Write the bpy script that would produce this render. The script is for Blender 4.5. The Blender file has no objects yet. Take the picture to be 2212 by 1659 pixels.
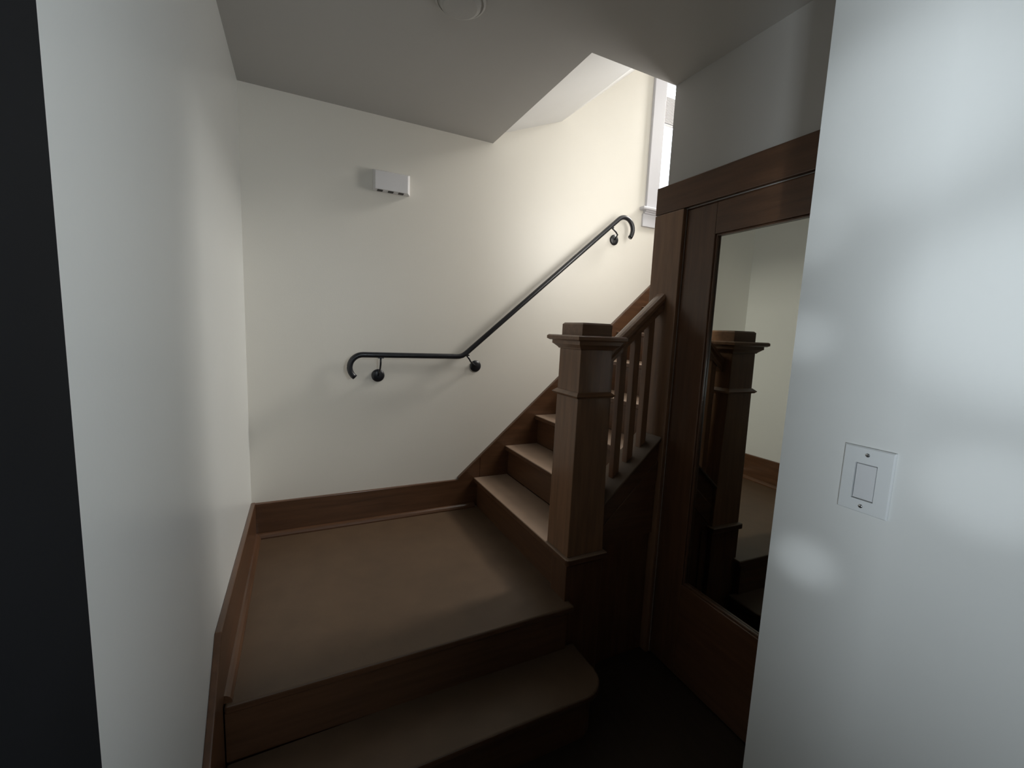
import bpy, bmesh, math, random
from mathutils import Vector, Matrix
PI = math.pi
random.seed(4)
scn = bpy.context.scene
COL = scn.collection

# ------------------------------------------------------------------ camera
cam_d = bpy.data.cameras.new('camera')
cam_d.sensor_width = 36.0
cam_d.lens = 935.0 / 2212.0 * 36.0
cam_d.clip_start = 0.02
cam = bpy.data.objects.new('camera', cam_d)
COL.objects.link(cam)
pitch, roll, yaw = 0.1242, 0.0417, 0.458
f = Vector((math.sin(yaw), math.cos(yaw), 0)); r = Vector((math.cos(yaw), -math.sin(yaw), 0)); u = Vector((0, 0, 1))
f2 = f * math.cos(pitch) - u * math.sin(pitch); u2 = u * math.cos(pitch) + f * math.sin(pitch)
r3 = r * math.cos(roll) + u2 * math.sin(roll); u3 = -r * math.sin(roll) + u2 * math.cos(roll)
M = Matrix.Identity(4)
for i in range(3):
    M[i][0] = r3[i]; M[i][1] = u3[i]; M[i][2] = -f2[i]
M.translation = Vector((0.247, -2.585, 1.566))
cam.matrix_world = M
scn.camera = cam

# ------------------------------------------------------------------ world, exposure, main lights
scn.view_settings.view_transform = 'Standard'
scn.view_settings.look = 'None'
scn.view_settings.gamma = 1.0
scn.view_settings.use_curve_mapping = False
scn.view_settings.exposure = 0.0
w = bpy.data.worlds.new('sky'); scn.world = w; w.use_nodes = True
bg = w.node_tree.nodes['Background']
bg.inputs[0].default_value = (0.86, 0.93, 1.0, 1); bg.inputs[1].default_value = 4.0

def area(name, loc, look, sx, sy, power, col, spread=PI):
    l = bpy.data.lights.new(name, 'AREA'); l.shape = 'RECTANGLE'; l.size = sx; l.size_y = sy
    l.energy = power; l.color = col; l.spread = spread
    o = bpy.data.objects.new(name, l); COL.objects.link(o)
    o.location = loc
    o.rotation_euler = (Vector(look) - Vector(loc)).to_track_quat('-Z', 'Y').to_euler()
    return o
PA, PB, PC, PD, PE = 22.0, 14.0, 5.4, 7.6, 7.6
# daylight falling through the stair window, through the upper hall window, and from the side room behind the open black door, plus two added fills
area('stair_window_daylight', (3.01, 0.24, 2.98), (2.8, -1.0, 2.3), 0.66, 0.9, PA, (0.93, 0.97, 1.0))
area('upper_window_daylight', (4.6, -0.68, 4.2), (0.9, -0.1, 1.35), 0.55, 0.8, PB, (1.0, 0.965, 0.90), math.radians(66))
area('stairwell_fill', (2.25, -0.92, 2.25), (1.2, -0.1, 2.05), 0.4, 0.6, PE, (1.0, 0.975, 0.93))  # unseen fill added to brighten the back wall and sloping ceiling
area('side_room_daylight', (-1.45, -3.84, 1.05), (1.1, -2.3, 2.0), 0.45, 0.5, PC, (0.84, 0.93, 1.0), math.radians(50))
area('hall_fill', (1.06, -3.55, 1.95), (0.0, -1.95, 1.75), 0.5, 0.6, PD, (0.86, 0.94, 1.0), math.radians(80))  # unseen fill added to brighten the left wall, no window here

# spotlights added in the side room to lay soft light patches on the right wall
def add_patch(p, size, power):
    l = bpy.data.lights.new('patch_spot', 'SPOT'); l.energy = power; l.color = (0.86, 0.94, 1.0)
    l.spot_size = math.radians(size); l.spot_blend = 1.0; l.shadow_soft_size = 0.02
    o = bpy.data.objects.new('patch_spot', l); COL.objects.link(o); o.location = (-1.3, -3.9, 1.5)
    o.rotation_euler = (Vector(p) - o.location).to_track_quat('-Z', 'Y').to_euler()
for p, sz, pw in (((1.107, -2.06, 1.77), 3.2, 60), ((1.107, -2.08, 1.575), 2.4, 65), ((1.107, -2.135, 1.15), 2.3, 75), ((1.107, -2.36, 1.37), 3.6, 55),
                  ((1.107, -2.38, 1.62), 7.0, 90), ((1.107, -2.17, 1.93), 7.0, 90)):
    add_patch(p, sz, pw)

# ------------------------------------------------------------------ materials
def mat(name, base, rough=0.5, metal=0.0, var=0.06, scale=6.0, stretch=(1, 1, 1), bump=0.0, bscale=200.0, coat=0.0, spec=0.5):
    m = bpy.data.materials.new(name); m.use_nodes = True
    n = m.node_tree.nodes; l = m.node_tree.links
    b = n['Principled BSDF']
    b.inputs['Roughness'].default_value = rough; b.inputs['Metallic'].default_value = metal
    b.inputs['Coat Weight'].default_value = coat; b.inputs['Coat Roughness'].default_value = 0.12
    b.inputs['Specular IOR Level'].default_value = spec
    tc = n.new('ShaderNodeTexCoord'); mp = n.new('ShaderNodeMapping'); mp.inputs['Scale'].default_value = stretch
    l.new(tc.outputs['Object'], mp.inputs['Vector'])
    nz = n.new('ShaderNodeTexNoise'); nz.inputs['Scale'].default_value = scale; nz.inputs['Detail'].default_value = 4
    l.new(mp.outputs[0], nz.inputs['Vector'])
    rp = n.new('ShaderNodeValToRGB'); rp.color_ramp.elements[0].position = 0.3; rp.color_ramp.elements[1].position = 0.7
    rp.color_ramp.elements[0].color = (*[c * (1 - var) for c in base], 1)
    rp.color_ramp.elements[1].color = (*[min(1, c * (1 + var)) for c in base], 1)
    l.new(nz.outputs[0], rp.inputs[0]); l.new(rp.outputs[0], b.inputs['Base Color'])
    if bump:
        n2 = n.new('ShaderNodeTexNoise'); n2.inputs['Scale'].default_value = bscale
        l.new(mp.outputs[0], n2.inputs['Vector'])
        bp = n.new('ShaderNodeBump'); bp.inputs['Strength'].default_value = bump; bp.inputs['Distance'].default_value = 0.002
        l.new(n2.outputs[0], bp.inputs['Height']); l.new(bp.outputs[0], b.inputs['Normal'])
    return m
PAINT = mat('cream_wall_paint', (0.80, 0.77, 0.70), 0.42, var=0.015, scale=1.5, bump=0.10, bscale=160)
HALLP = mat('cool_lit_paint', (0.76, 0.77, 0.75), 0.32, var=0.015, scale=1.5, bump=0.12, bscale=90)  # the cream paint with the hall's cool light put into its colour
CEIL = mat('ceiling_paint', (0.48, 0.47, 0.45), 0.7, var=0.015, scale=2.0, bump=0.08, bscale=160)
WHITE = mat('white_trim_paint', (0.80, 0.80, 0.80), 0.35, var=0.01)
CASING = mat('window_casing_paint', (0.62, 0.62, 0.66), 0.4, var=0.01)
WOODV = mat('dark_wood_vertical', (0.10, 0.047, 0.023), 0.30, var=0.22, scale=7, stretch=(6, 6, 0.5), bump=0.15, bscale=60, coat=0.15)
WOODX = mat('dark_wood_lengthwise', (0.10, 0.047, 0.023), 0.30, var=0.22, scale=7, stretch=(0.5, 6, 6), bump=0.15, bscale=60, coat=0.15)
WOODY = mat('dark_wood_crosswise', (0.10, 0.047, 0.023), 0.30, var=0.22, scale=7, stretch=(6, 0.5, 6), bump=0.15, bscale=60, coat=0.15)
NEWELV = mat('lit_wood_vertical', (0.215, 0.115, 0.063), 0.32, var=0.2, scale=7, stretch=(6, 6, 0.5), bump=0.15, bscale=60, coat=0.15)  # same dark wood made lighter, missing front light put into the colour
NEWELX = mat('lit_wood_lengthwise', (0.215, 0.115, 0.063), 0.32, var=0.2, scale=7, stretch=(0.5, 6, 6), bump=0.15, bscale=60, coat=0.15)
STEP = mat('lit_tan_tread', (0.24, 0.165, 0.115), 0.55, var=0.08, scale=9, bump=0.1, bscale=120)  # tread brown made lighter, the flight's stronger light put into the colour
TREAD = mat('brown_tread', (0.10, 0.062, 0.036), 0.5, var=0.10, scale=9, bump=0.1, bscale=120)
FLOOR = mat('dark_brown_floor', (0.03, 0.018, 0.01), 0.5, var=0.15, scale=8, stretch=(6, 0.6, 1))
IRON = mat('black_iron', (0.010, 0.011, 0.015), 0.34, metal=0.0, var=0.2, scale=20, coat=0.2)
BLACKD = mat('charcoal_door_paint', (0.010, 0.011, 0.013), 0.75, var=0.1, spec=0.12)
PLASTIC = mat('white_plastic', (0.76, 0.75, 0.76), 0.35, var=0.01)
PLATE = mat('switch_plate_plastic', (0.74, 0.76, 0.76), 0.28, var=0.01)
GREYP = mat('grey_insert_plastic', (0.70, 0.71, 0.72), 0.35, var=0.01)
VENT = mat('dark_vent', (0.03, 0.028, 0.025), 0.6)
STEEL = mat('screw_steel', (0.6, 0.6, 0.6), 0.22, metal=1.0)
MIRROR = mat('mirror_silver', (0.58, 0.585, 0.53), 0.0, metal=1.0, var=0.0)
GLASS = bpy.data.materials.new('window_glass'); GLASS.use_nodes = True
_n = GLASS.node_tree.nodes; _l = GLASS.node_tree.links
_n.remove(_n['Principled BSDF'])
_t = _n.new('ShaderNodeBsdfTransparent'); _g = _n.new('ShaderNodeBsdfGlossy'); _g.inputs['Roughness'].default_value = 0.02
_m = _n.new('ShaderNodeMixShader'); _m.inputs[0].default_value = 0.06
_l.new(_t.outputs[0], _m.inputs[1]); _l.new(_g.outputs[0], _m.inputs[2])
_l.new(_m.outputs[0], _n['Material Output'].inputs[0])

# ------------------------------------------------------------------ mesh helpers
def box(bm, x0, x1, y0, y1, z0, z1):
    v = [bm.verts.new((x, y, z)) for x in (x0, x1) for y in (y0, y1) for z in (z0, z1)]
    for q in ((0, 1, 3, 2), (4, 6, 7, 5), (0, 4, 5, 1), (2, 3, 7, 6), (0, 2, 6, 4), (1, 5, 7, 3)):
        bm.faces.new([v[i] for i in q])
def frustum(bm, a, z0, b, z1):          # a, b = (x0,x1,y0,y1) at z0 and z1
    lo = [bm.verts.new((x, y, z0)) for x, y in ((a[0], a[2]), (a[1], a[2]), (a[1], a[3]), (a[0], a[3]))]
    hi = [bm.verts.new((x, y, z1)) for x, y in ((b[0], b[2]), (b[1], b[2]), (b[1], b[3]), (b[0], b[3]))]
    bm.faces.new(lo[::-1]); bm.faces.new(hi)
    for i in range(4):
        j = (i + 1) % 4; bm.faces.new((lo[i], lo[j], hi[j], hi[i]))
def prism(bm, pts, axis, a, b):         # polygon extruded along an axis; pts are the two other coordinates in xyz order
    def P(p, t):
        if axis == 'x': return (t, p[0], p[1])
        if axis == 'y': return (p[0], t, p[1])
        return (p[0], p[1], t)
    A = [bm.verts.new(P(p, a)) for p in pts]; B = [bm.verts.new(P(p, b)) for p in pts]
    bm.faces.new(A); bm.faces.new(B[::-1])
    n = len(pts)
    for i in range(n):
        j = (i + 1) % n; bm.faces.new((A[i], B[i], B[j], A[j]))
def tube(bm, pts, rad, seg=12):
    pts = [Vector(p) for p in pts]; rings = []
    up = Vector((0, 1, 0))
    for i, p in enumerate(pts):
        d = (pts[min(i + 1, len(pts) - 1)] - pts[max(i - 1, 0)]).normalized()
        ref = up if abs(d.dot(up)) < 0.95 else Vector((1, 0, 0))
        s = d.cross(ref).normalized(); t = s.cross(d).normalized()
        rr = rad[i] if isinstance(rad, (list, tuple)) else rad
        rings.append([bm.verts.new(p + (s * math.cos(2 * PI * k / seg) + t * math.sin(2 * PI * k / seg)) * rr) for k in range(seg)])
    for a, b in zip(rings, rings[1:]):
        for k in range(seg):
            m = (k + 1) % seg; bm.faces.new((a[k], a[m], b[m], b[k]))
    bm.faces.new(rings[0][::-1]); bm.faces.new(rings[-1])
def lathe(bm, prof, centre, axis, seg=32):    # prof = [(radius, height)], revolved about an axis
    c = Vector(centre); rings = []
    for r_, h in prof:
        ring = []
        for k in range(seg):
            a = 2 * PI * k / seg; p, q = r_ * math.cos(a), r_ * math.sin(a)
            ring.append(bm.verts.new(c + Vector({'x': (h, p, q), 'y': (p, h, q), 'z': (p, q, h)}[axis])))
        rings.append(ring)
    for a, b in zip(rings, rings[1:]):
        for k in range(seg):
            m = (k + 1) % seg; bm.faces.new((a[k], a[m], b[m], b[k]))
    bm.faces.new(rings[0][::-1]); bm.faces.new(rings[-1])
def obj(name, bm, m, parent=None, bevel=0.0, smooth=False, seg=2):
    bmesh.ops.recalc_face_normals(bm, faces=bm.faces)
    me = bpy.data.meshes.new(name); bm.to_mesh(me); bm.free()
    me.materials.append(m)
    o = bpy.data.objects.new(name, me); COL.objects.link(o)
    if parent: o.parent = parent; o.matrix_parent_inverse = Matrix.Translation(parent.location).inverted() if parent.type == 'EMPTY' and not parent.get('local') else Matrix()
    if smooth:
        for p in me.polygons: p.use_smooth = True
    if bevel:
        b = o.modifiers.new('bevel', 'BEVEL'); b.width = bevel; b.segments = seg; b.limit_method = 'ANGLE'
    return o
def bx(*boxes):
    bm = bmesh.new()
    for b in boxes: box(bm, *b)
    return bm
def struct(name, bm, m, label=None, **k):
    o = obj(name, bm, m, **k); o['kind'] = 'structure'
    if label: o['label'] = label
    return o
def tag(o, label, cat, group=None):
    o['label'] = label; o['category'] = cat
    if group: o['group'] = group
    return o
def thing(name, loc, label, cat, group=None):
    o = bpy.data.objects.new(name, None); COL.objects.link(o); o.location = loc; o.empty_display_size = 0.1
    return tag(o, label, cat, group)

# ------------------------------------------------------------------ heights
LZ = 0.396; RISE = 0.198; RUN = 0.22; NX = 1.272; CZ = 2.687
XD = 1.79; YW = -1.0; XR = 1.107; YR = -2.068
sl = RISE / RUN
# ------------------------------------------------------------------ room shell
struct('floor', bx((-2.2, 6.6, -5.3, 0.1, -0.1, 0.0)), FLOOR, 'dark brown floor of the hall below the steps')
wx0, wx1, wz0, wz1 = 2.66, 3.36, 2.50, 3.45
struct('wall_back', bx((-0.1, wx0, 0, 0.12, 0, 4.95), (wx1, 6.6, 0, 0.12, 0, 4.95), (wx0, wx1, 0, 0.12, 0, wz0), (wx0, wx1, 0, 0.12, wz1, 4.95)),
       PAINT, 'cream back wall of the stair that carries the iron handrail')
struct('wall_left', bx((-0.1, 0.0, -2.82, 0.0, 0, CZ), (-0.1, 0.0, -3.62, -2.82, 2.05, CZ), (-0.1, 0.0, -5.2, -3.62, 0, CZ)), HALLP, 'pale cream wall on the left of the landing, cool hall light in its colour')
struct('wall_right', bx((XR, 1.89, -5.2, YR, 0, CZ)), HALLP, 'pale wall on the right with the white switch plate')
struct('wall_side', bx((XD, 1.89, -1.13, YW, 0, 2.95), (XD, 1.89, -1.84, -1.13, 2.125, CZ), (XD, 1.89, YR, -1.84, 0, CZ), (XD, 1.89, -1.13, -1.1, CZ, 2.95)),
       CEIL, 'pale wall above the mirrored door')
struct('wall_stairwell', bx((1.89, 6.6, -1.1, YW, 0, 4.95), (1.32, 1.89, -1.1, YW, CZ + 0.262, 3.2)), PAINT, 'cream wall closing the upper stair flight')
struct('wall_upper', bx((6.5, 6.6, -1.0, 0.0, 0, 4.95)), PAINT, 'cream wall at the top of the stair')
struct('wall_front', bx((-2.2, 1.9, -5.3, -5.2, 0, CZ)), HALLP, 'pale wall at the far end of the hall')
struct('wall_side_room', bx((-2.2, -2.1, -5.2, -2.4, 0, CZ), (-2.2, -0.1, -2.5, -2.4, 0, CZ)), PAINT, 'cream walls of the side room')
struct('wall_closet', bx((1.89, 2.6, YR, YR + 0.05, 0, CZ), (2.55, 2.6, YR, -1.1, 0, CZ), (1.89, 2.6, YR, -1.1, CZ, CZ + 0.05)), PAINT, 'walls of the closet behind the mirrored door')
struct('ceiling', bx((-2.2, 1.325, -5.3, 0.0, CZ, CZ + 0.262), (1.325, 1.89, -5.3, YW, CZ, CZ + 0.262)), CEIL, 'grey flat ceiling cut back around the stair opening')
bm = bmesh.new()
prism(bm, [(1.325, 2.735), (1.804, 2.925), (4.0, 4.72), (4.17, 4.86), (4.17, 4.95), (1.325, 3.2)], 'y', YW, 0.0)
struct('floor_upper', bx((NX + RUN * 12, 6.5, YW, 0.0, LZ + 13 * RISE - 0.25, LZ + 13 * RISE)), TREAD, 'brown floor at the head of the stair')
struct('ceiling_upper', bx((4.0, 6.5, YW, 0.0, 4.86, 4.95)), WHITE, 'white ceiling over the head of the stair')
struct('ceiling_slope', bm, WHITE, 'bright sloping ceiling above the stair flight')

# baseboards and skirts
bm = bmesh.new()
prism(bm, [(0.0, LZ), (1.30, LZ), (1.30, 0.59 + 0.892 * (1.30 - 1.147)), (1.147, 0.59), (0.0, 0.59)], 'y', -0.02, 0.0)
bb = struct('baseboard_back', bm, WOODX, 'dark brown baseboard along the back wall of the landing', bevel=0.004)
bm = bmesh.new()
prism(bm, [(-0.02, LZ), (-0.042, LZ), (-0.042, LZ + 0.008), (-0.036, LZ + 0.018), (-0.027, LZ + 0.025), (-0.02, LZ + 0.027)], 'x', 0.021, NX - 0.005)
obj('shoe_molding', bm, WOODX, bb)
bm = bmesh.new()
zt = lambda x: 0.59 + 0.892 * (x - 1.147)
prism(bm, [(1.30, zt(1.30) - 0.55), (4.0, zt(4.0) - 0.55), (4.0, zt(4.0)), (1.30, zt(1.30))], 'y', -0.02, 0.0)
tr = struct('trim_1', bm, WOODX, 'brown skirt board rising with the stair along the back wall', bevel=0.004)
bm = bmesh.new()
prism(bm, [(1.152, zt(1.152) - 0.002), (4.0, zt(4.0) - 0.002), (4.0, zt(4.0) + 0.012), (1.152, zt(1.152) + 0.012)], 'y', -0.026, 0.0)
obj('cap_bead', bm, WOODX, tr, bevel=0.003)
bm = bmesh.new()
prism(bm, [(-0.02, LZ), (-0.02, 0.60), (-1.13, 0.622), (-1.60, 0.20), (-2.6, 0.20), (-2.6, 0.0), (-1.42, 0.0), (-1.42, RISE), (-1.17, RISE), (-1.17, LZ)], 'x', 0.0, 0.02)
bl = struct('baseboard_left', bm, WOODY, 'dark brown baseboard on the left wall dropping with the steps', bevel=0.004)
bm = bmesh.new()
prism(bm, [(0.02, LZ), (0.042, LZ), (0.042, LZ + 0.008), (0.036, LZ + 0.018), (0.027, LZ + 0.025), (0.02, LZ + 0.027)], 'y', -1.15, -0.021)
obj('shoe_molding', bm, WOODY, bl)

# wood casing of the mirrored door
tm = struct('trim_2', bx((XD - 0.022, XD, -1.128, -0.957, 0.0, 2.125)), NEWELV, 'dark brown casing around the mirrored door', bevel=0.003)
obj('head_casing', bx((XD - 0.022, XD, -2.0, -0.957, 2.127, 2.25)), WOODY, tm, bevel=0.003)
obj('side_casing', bx((XD - 0.022, XD, -2.0, -1.842, 0.0, 2.125)), NEWELV, tm, bevel=0.003)
obj('door_jamb', bx((XD, 1.889, -1.1315, -1.1285, 0.0, 2.1225)), NEWELV, tm)
obj('door_jamb', bx((XD, 1.889, -1.8415, -1.8385, 0.0, 2.1225)), NEWELV, tm)
obj('door_jamb', bx((XD, 1.889, -1.8385, -1.1315, 2.1205, 2.1245)), WOODY, tm)
obj('door_stop', bx((1.832, 1.85, -1.146, -1.1315, 0.0, 2.12)), NEWELV, tm)
obj('door_stop', bx((1.832, 1.85, -1.82, -1.146, 2.10, 2.1205)), WOODY, tm)
obj('end_board', bx((XD, 1.91, YW, -0.957, 0.2, 2.25)), NEWELV, tm, bevel=0.003)

# ------------------------------------------------------------------ stair window on the back wall
wn = thing('window_1', (3.01, 0, wz0), 'white trimmed stair window with raised white blind', 'window')
wn['kind'] = 'structure'
for nm, b in (('casing', (wx0 - 0.11, wx0, -0.022, 0.0, wz0, wz1 + 0.0)), ('casing', (wx1, wx1 + 0.11, -0.022, 0.0, wz0, wz1)),
              ('head_casing', (wx0 - 0.11, wx1 + 0.11, -0.024, 0.0, wz1, wz1 + 0.1)),
              ('jamb', (wx0, wx0 + 0.012, 0.0, 0.12, wz0, wz1)), ('jamb', (wx1 - 0.012, wx1, 0.0, 0.12, wz0, wz1)),
              ('apron', (wx0 - 0.13, wx1 + 0.13, -0.016, 0.0, wz0 - 0.135, wz0 - 0.045))):
    obj(nm, bx(b), CASING, wn, bevel=0.003)
obj('stool', bx((wx0 - 0.155, wx1 + 0.155, -0.045, 0.10, wz0 - 0.022, wz0)), CASING, wn, bevel=0.006)
bm = bmesh.new()
prism(bm, [(0, wz0 - 0.022), (-0.034, wz0 - 0.022), (-0.030, wz0 - 0.032), (-0.022, wz0 - 0.034), (-0.021, wz0 - 0.044), (0, wz0 - 0.05)], 'x', wx0 - 0.12, wx1 + 0.12)
obj('bed_molding', bm, CASING, wn)
for z0, z1 in ((wz0, wz0 + 0.05), (wz1 - 0.045, wz1)):
    obj('sash_rail', bx((wx0 + 0.012, wx1 - 0.012, 0.07, 0.10, z0, z1)), CASING, wn, bevel=0.002)
for x0 in (wx0 + 0.012, wx1 - 0.05):
    obj('sash_stile', bx((x0, x0 + 0.038, 0.07, 0.10, wz0 + 0.05, wz1 - 0.045)), CASING, wn, bevel=0.002)
for z0, z1 in ((wz0 + 0.05, wz1 - 0.045),):
    obj('pane', bx((wx0 + 0.05, wx1 - 0.05, 0.083, 0.087, z0, z1)), GLASS, wn)
wb = thing('window_blind', (3.01, 0.03, wz1), 'white horizontal blind drawn up to the top of the stair window', 'blind')
obj('head_rail', bx((wx0 + 0.014, wx1 - 0.014, 0.005, 0.055, wz1 - 0.05, wz1 - 0.003)), PLASTIC, wb, bevel=0.004)
obj('bottom_rail', bx((wx0 + 0.016, wx1 - 0.016, 0.008, 0.05, 3.105, 3.123)), PLASTIC, wb, bevel=0.004)
s0 = obj('slat', bx((wx0 + 0.016, wx1 - 0.016, 0.006, 0.052, -0.0022, 0.0022)), PLASTIC, wb)
zs = [3.129 + 0.0075 * k for k in range(24)] + [3.325, 3.350, 3.375]
s0.location.z = zs[0]
for z in zs[1:]:
    c = s0.copy(); COL.objects.link(c); c.location.z = z
for x in (wx0 + 0.12, wx1 - 0.12):
    bm = bmesh.new(); tube(bm, [(x, 0.0045, 3.11), (x, 0.0045, wz1 - 0.045)], 0.0015, 6)
    obj('cord', bm, PLASTIC, wb)

# ------------------------------------------------------------------ staircase
st = thing('staircase', (0.7, -0.6, 0), 'brown wooden staircase with square landing turning right up along the back wall', 'stairs')
# lowest step below the landing, right front corner rounded
def rstep(x1, y0, rr, n=7):
    p = [(0.021, -1.16), (0.021, y0)]
    for k in range(n):
        a = -PI / 2 + PI / 2 * k / (n - 1)
        p.append((x1 - rr + rr * math.cos(a), y0 + rr + rr * math.sin(a)))
    p.append((x1, -1.135)); p.append((1.0, -1.135))
    return p
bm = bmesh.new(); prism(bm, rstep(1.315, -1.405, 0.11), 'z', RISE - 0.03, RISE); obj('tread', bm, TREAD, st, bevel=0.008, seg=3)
bm = bmesh.new(); prism(bm, rstep(1.29, -1.38, 0.10), 'z', 0.0, RISE - 0.03); obj('riser', bm, WOODX, st)
obj('riser', bx((0.021, 1.262, -1.155, -1.135, RISE, LZ - 0.03)), WOODX, st)
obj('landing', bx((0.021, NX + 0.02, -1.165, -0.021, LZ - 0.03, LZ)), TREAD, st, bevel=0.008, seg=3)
obj('landing_base', bx((0.021, 1.262, -1.135, -0.021, 0.0, LZ - 0.03)), WOODX, st)
# tread under the newel, wraps round it to the front
bm = bmesh.new()
prism(bm, [(NX - 0.015, -0.021), (NX - 0.015, -1.13), (NX - 0.006, -1.139), (1.475, -1.139), (1.475, -1.0), (NX + RUN + 0.01, -0.97), (NX + RUN + 0.01, -0.021)], 'z', LZ + RISE - 0.03, LZ + RISE)
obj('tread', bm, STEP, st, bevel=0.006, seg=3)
obj('riser', bx((NX + 0.012, NX + 0.03, -1.115, -0.021, LZ, LZ + RISE - 0.03)), WOODY, st)
obj('newel_base', bx((NX - 0.004, 1.462, -1.122, -1.0, 0.0, LZ + RISE - 0.03)), WOODV, st, bevel=0.003)
t0 = obj('tread', bx((-0.015, RUN + 0.012, -0.968, -0.021, -0.03, 0)), STEP, st, bevel=0.006, seg=3)
t0.location = (NX + RUN, 0, LZ + 2 * RISE) 
k0 = obj('riser', bx((0.012, 0.03, -0.968, -0.021, -RISE, -0.03)), WOODY, st)
k0.location = t0.location
NST = 12
for k in range(2, NST):
    for src in (t0, k0):
        c = src.copy(); COL.objects.link(c); c.location = (NX + RUN * k, 0, LZ + RISE * (k + 1))
# lighter tops, dark edges: lit tops and shaded nosings put into the colour
for ch in bpy.data.meshes:
    if ch.materials and ch.materials[0] in (STEP, TREAD) and ch.name.split('.')[0] in ('tread', 'landing'):
        ch.materials.append(WOODX)
        for p in ch.polygons:
            p.material_index = 0 if p.normal.z > 0.9 else 1
# closed stringer with a flat cap, panelled below
cz = lambda x: 0.872 + 0.9 * (x - 1.519)
bm = bmesh.new(); prism(bm, [(1.45, LZ + RISE), (1.45, cz(1.45) - 0.014), (XD - 0.023, cz(XD - 0.023) - 0.014), (XD - 0.023, 0.62)], 'y', -1.10, -0.97)
obj('stringer', bm, WOODX, st)
bm = bmesh.new(); prism(bm, [(1.445, cz(1.445) - 0.014), (1.445, cz(1.445)), (XD - 0.023, cz(XD - 0.023)), (XD - 0.023, cz(XD - 0.023) - 0.014)], 'y', -1.116, -0.955)
obj('stringer_cap', bm, TREAD, st, bevel=0.003)
obj('under_stair_panel', bx((1.462, XD - 0.023, -1.085, -1.06, 0.0, 0.64)), WOODV, st)
obj('panel_stile', bx((1.462, 1.505, -1.093, -1.085, 0.0, 0.594 - 0.03)), WOODV, st)
bm = bmesh.new(); prism(bm, [(1.463, 0.594), (1.463, 0.70), (XD - 0.024, 0.98), (XD - 0.024, 0.88)], 'y', -1.106, -1.10)
obj('stringer_molding', bm, WOODX, st, bevel=0.002)

# ------------------------------------------------------------------ balustrade
ba = thing('balustrade', (1.36, -1.03, LZ + RISE), 'dark brown balustrade with square capped newel post at the foot of the stair', 'railing')
bm = bmesh.new(); frustum(bm, (1.272, 1.462, -1.117, -0.945), LZ + RISE, (1.279, 1.443, -1.115, -0.951), 1.298)
nw = obj('newel_post', bm, NEWELV, ba, bevel=0.003)
bm = bmesh.new(); frustum(bm, (1.270, 1.452, -1.124, -0.942), 1.294, (1.261, 1.461, -1.133, -0.933), 1.304)
frustum(bm, (1.261, 1.461, -1.133, -0.933), 1.304, (1.277, 1.443, -1.116, -0.95), 1.318)
obj('collar', bm, NEWELX, nw)
bm = bmesh.new(); frustum(bm, (1.280, 1.442, -1.114, -0.952), 1.316, (1.281, 1.441, -1.113, -0.953), 1.497)
obj('newel_neck', bm, NEWELV, nw, bevel=0.002)
def sq(bm, o0, z0, o1, z1):
    a = (1.281 - o0, 1.441 + o0, -1.113 - o0, -0.953 + o0); b = (1.281 - o1, 1.441 + o1, -1.113 - o1, -0.953 + o1)
    frustum(bm, a, z0, b, z1)
bm = bmesh.new()
sq(bm, 0.004, 1.497, 0.008, 1.503); sq(bm, 0.008, 1.503, 0.024, 1.517); sq(bm, 0.026, 1.517, 0.026, 1.532)
sq(bm, 0.034, 1.532, 0.044, 1.538); sq(bm, 0.044, 1.538, 0.044, 1.550); sq(bm, 0.044, 1.550, 0.038, 1.555)
obj('newel_cap', bm, NEWELX, nw)
bm = bmesh.new(); sq(bm, -0.004, 1.555, -0.004, 1.601); sq(bm, -0.004, 1.601, -0.011, 1.608)
obj('cap_block', bm, NEWELX, nw)
# sloping wooden handrail
prof = [(-0.026, -0.060), (0.026, -0.060), (0.028, -0.045), (0.022, -0.040), (0.024, -0.034), (0.034, -0.026), (0.034, -0.014), (0.024, -0.003), (0.010, 0.0),
        (-0.010, 0.0), (-0.024, -0.003), (-0.034, -0.014), (-0.034, -0.026), (-0.024, -0.034), (-0.022, -0.040), (-0.028, -0.045)]
ht = lambda x: 1.765 + 0.88 * (x - 1.768)
bm = bmesh.new(); A = []; B = []
for y, z in prof:
    A.append(bm.verts.new((1.440, -1.034 + y, ht(1.440) + z * 1.33))); B.append(bm.verts.new((XD - 0.0225, -1.034 + y, ht(XD - 0.0225) + z * 1.33)))
bm.faces.new(A); bm.faces.new(B[::-1])
for i in range(len(A)):
    j = (i + 1) % len(A); bm.faces.new((A[i], B[i], B[j], A[j]))
obj('handrail', bm, NEWELX, ba)
for k in range(4):
    xc = 1.4875 + 0.0756 * k; hw = 0.0165
    bm = bmesh.new()
    lo = [bm.verts.new((x, y, cz(x) - 0.0005)) for x, y in ((xc - hw, -1.034 - hw), (xc + hw, -1.034 - hw), (xc + hw, -1.034 + hw), (xc - hw, -1.034 + hw))]
    hi = [bm.verts.new((v.co.x, v.co.y, ht(v.co.x) - 0.078)) for v in lo]
    bm.faces.new(lo[::-1]); bm.faces.new(hi)
    for i in range(4):
        j = (i + 1) % 4; bm.faces.new((lo[i], lo[j], hi[j], hi[i]))
    obj('baluster', bm, NEWELV, ba, bevel=0.002)

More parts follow.
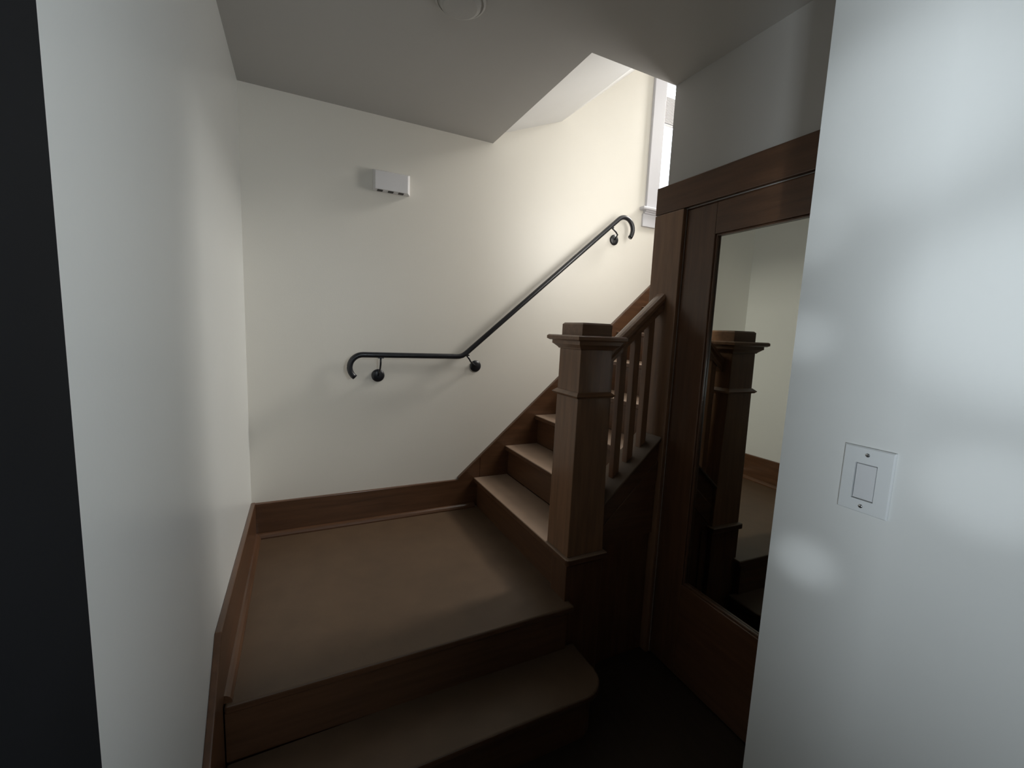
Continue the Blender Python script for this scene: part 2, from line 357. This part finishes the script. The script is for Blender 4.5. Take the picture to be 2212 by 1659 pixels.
# ------------------------------------------------------------------ mirrored door
d1 = bpy.data.objects.new('door_1', None); COL.objects.link(d1); d1['local'] = True
d1.location = (XD, -1.132, 0); d1.rotation_euler = (0, 0, -0.0266)
tag(d1, 'dark brown door with tall mirror panel beside the stair', 'door'); d1['kind'] = 'structure'
X0, X1 = -0.002, 0.036
obj('stile', bx((X0, X1, -0.158, -0.003, 0.01, 2.118)), WOODV, d1, bevel=0.003)
obj('stile', bx((X0, X1, -0.70, -0.55, 0.01, 2.118)), WOODV, d1, bevel=0.003)
obj('rail', bx((X0, X1, -0.55, -0.158, 1.99, 2.118)), WOODY, d1, bevel=0.003)
obj('rail', bx((X0, X1, -0.55, -0.158, 0.01, 0.452)), WOODY, d1, bevel=0.003)
obj('mirror_pane', bx((0.018, 0.026, -0.552, -0.156, 0.45, 1.992)), MIRROR, d1)
for b in ((0.006, 0.018, -0.165, -0.158, 0.452, 1.99), (0.006, 0.018, -0.55, -0.543, 0.452, 1.99), (0.006, 0.018, -0.543, -0.165, 1.983, 1.99), (0.006, 0.018, -0.543, -0.165, 0.452, 0.459)):
    obj('glazing_bead', bx(b), WOODV, d1, bevel=0.002)
d1['local'] = True

# charcoal door folded back against the left wall
d2 = thing('door_2', (0.0, -2.0, 0), 'charcoal black door standing open against the left wall', 'door'); d2['kind'] = 'structure'
obj('door_leaf', bx((0.003, 0.041, -2.81, -2.01, 0.012, 2.64)), BLACKD, d2, bevel=0.002)
for z0, z1 in ((0.25, 1.0), (1.15, 2.5)):
    bm = bx((0.041, 0.046, -2.69, -2.66, z0, z1), (0.041, 0.046, -2.24, -2.21, z0, z1), (0.041, 0.046, -2.66, -2.24, z0, z0 + 0.03), (0.041, 0.046, -2.66, -2.24, z1 - 0.03, z1))
    obj('panel_molding', bm, BLACKD, d2)

# ------------------------------------------------------------------ iron wall handrail
hr = thing('wall_handrail', (1.25, -0.075, 1.39), 'black iron wall handrail with hooked ends rising over the stair', 'handrail')
Y = -0.075
def arc(cx, cz_, rr, a0, a1, n):
    return [(cx + rr * math.cos(math.radians(a0 + (a1 - a0) * k / n)), Y, cz_ + rr * math.sin(math.radians(a0 + (a1 - a0) * k / n))) for k in range(n + 1)]
pts = arc(0.560, 1.326, 0.070, 232, 90, 14)                     # lower hook
pts += [(x, Y, 1.396 - 0.004 * (x - 0.56) / 0.56) for x in (0.70, 0.85, 1.0)]
pts += [(1.100, Y, 1.392), (1.120, Y, 1.393), (1.138, Y, 1.398), (1.156, Y, 1.409), (1.175, Y, 1.424)]
sx, sz = 1.175, 1.424; ex, ez = 2.262, 2.362
pts += [(sx + (ex - sx) * t, Y, sz + (ez - sz) * t) for t in (0.25, 0.5, 0.75)]
# upper hook: leaves tangent to the slope, turns over and down
ang = math.degrees(math.atan2(ez - sz, ex - sx)); rr = 0.078
cx = ex + rr * math.sin(math.radians(ang)); cz2 = ez - rr * math.cos(math.radians(ang))
pts += arc(cx, cz2, rr, 90 + ang, -42, 16)
bm = bmesh.new(); tube(bm, pts, 0.0155, 16)
obj('rail', bm, IRON, hr, smooth=True)
def bracket(top, elbow, rose):
    bm = bmesh.new()
    lathe(bm, [(0.036, 0.0), (0.037, -0.004), (0.034, -0.008), (0.022, -0.011), (0.008, -0.0125), (0.001, -0.013)], (rose[0], 0.0, rose[1]), 'y')
    ro = obj('wall_rose', bm, IRON, hr, smooth=True)
    bm = bmesh.new()
    tube(bm, [(top[0], Y, top[1]), (top[0] + (elbow[0] - top[0]) * 0.6, Y + 0.006, top[1] + (elbow[1] - top[1]) * 0.6), (elbow[0], -0.055, elbow[1]),
              ((elbow[0] + rose[0]) / 2, -0.034, (elbow[1] + rose[1]) / 2), (rose[0], -0.008, rose[1])], 0.0052, 10)
    obj('bracket_arm', bm, IRON, hr, smooth=True)
    bm = bmesh.new()
    box(bm, top[0] - 0.016, top[0] + 0.016, Y - 0.008, Y + 0.008, top[1] - 0.003, top[1] + 0.004)
    obj('saddle', bm, IRON, hr)
bracket((0.655, 1.380), (0.655, 1.318), (0.651, 1.272))
bracket((1.165, 1.400), (1.200, 1.360), (1.254, 1.327))
bracket((2.203, 2.298), (2.275, 2.262), (2.289, 2.237))

# ------------------------------------------------------------------ white wall box
wbx = thing('chime_box', (0.72, 0, 2.29), 'small white plastic box high on the back wall above the handrail', 'box')
bm = bmesh.new()
def fr_y(bm, a, y0, b, y1):
    lo = [bm.verts.new((x, y0, z)) for x, z in ((a[0], a[2]), (a[1], a[2]), (a[1], a[3]), (a[0], a[3]))]
    hi = [bm.verts.new((x, y1, z)) for x, z in ((b[0], b[2]), (b[1], b[2]), (b[1], b[3]), (b[0], b[3]))]
    bm.faces.new(lo); bm.faces.new(hi[::-1])
    for i in range(4):
        j = (i + 1) % 4; bm.faces.new((lo[i], hi[i], hi[j], lo[j]))
fr_y(bm, (0.620, 0.821, 2.292, 2.403), 0.0, (0.620, 0.821, 2.292, 2.403), -0.012)
fr_y(bm, (0.620, 0.821, 2.292, 2.403), -0.012, (0.627, 0.803, 2.294, 2.388), -0.048)
obj('cover', bm, PLASTIC, wbx, bevel=0.002)
for xc in (0.655, 0.712, 0.768):
    bm = bx((xc - 0.014, xc + 0.014, -0.040, -0.014, 2.2905, 2.2945))
    obj('vent_slot', bm, VENT, wbx)

# ------------------------------------------------------------------ switch plate on the right wall
sp = thing('switch_plate', (XR, -2.216, 1.281), 'white blank wall plate with two screws on the right wall', 'wall plate')
bm = bmesh.new()
def fr_x(bm, a, x0, b, x1):
    lo = [bm.verts.new((x0, y, z)) for y, z in ((a[0], a[2]), (a[1], a[2]), (a[1], a[3]), (a[0], a[3]))]
    hi = [bm.verts.new((x1, y, z)) for y, z in ((b[0], b[2]), (b[1], b[2]), (b[1], b[3]), (b[0], b[3]))]
    bm.faces.new(lo); bm.faces.new(hi[::-1])
    for i in range(4):
        j = (i + 1) % 4; bm.faces.new((lo[i], hi[i], hi[j], lo[j]))
# face plate as a frame with a rectangular opening
O = (-2.252, -2.179, 1.281, 1.394); I = (-2.2305, -2.1985, 1.303, 1.366)
x0, x1 = XR - 0.0002, XR - 0.0055
def ring(x, b): return [bm.verts.new((x, y, z)) for y, z in ((b[0], b[2]), (b[1], b[2]), (b[1], b[3]), (b[0], b[3]))]
o0 = ring(x0, O); o1 = ring(x1 + 0.002, (O[0] + 0.0, O[1] - 0.0, O[2] + 0.0, O[3] - 0.0)); o2 = ring(x1, (O[0] + 0.002, O[1] - 0.002, O[2] + 0.002, O[3] - 0.002))
i1 = ring(x1, I); i0 = ring(XR - 0.001, I)
for a, b in ((o0, o1), (o1, o2), (o2, i1), (i1, i0)):
    for i in range(4):
        j = (i + 1) % 4; bm.faces.new((a[i], a[j], b[j], b[i]))
obj('face_plate', bm, PLATE, sp)
bm = bmesh.new(); fr_x(bm, (-2.2295, -2.1995, 1.304, 1.365), XR - 0.001, (-2.2285, -2.2005, 1.305, 1.364), XR - 0.0042)
obj('blank_insert', bm, GREYP, sp)
for z in (1.3815, 1.2925):
    bm = bmesh.new(); lathe(bm, [(0.0034, XR - 0.005 - XR), (0.0034, -0.0062), (0.0024, -0.0072), (0.0004, -0.0075)], (XR, -2.2145, z), 'x', 20)
    sc = obj('screw', bm, STEEL, sp, smooth=True)
    obj('slot', bx((XR - 0.0077, XR - 0.0068, -2.2172, -2.2118, z - 0.0004, z + 0.0004)), VENT, sc)

# ------------------------------------------------------------------ round cover on the ceiling
sd = thing('smoke_detector', (0.765, -1.01, CZ), 'faint round pale detector on the ceiling above the landing', 'smoke detector')
bm = bmesh.new(); lathe(bm, [(0.088, 0.0), (0.088, -0.008), (0.080, -0.012), (0.078, -0.009)], (0.765, -1.01, CZ), 'z', 40)
obj('base', bm, CEIL, sd, smooth=False)
bm = bmesh.new(); lathe(bm, [(0.072, -0.008), (0.070, -0.020), (0.058, -0.026), (0.002, -0.028)], (0.765, -1.01, CZ), 'z', 40)
obj('cover', bm, CEIL, sd, smooth=False)
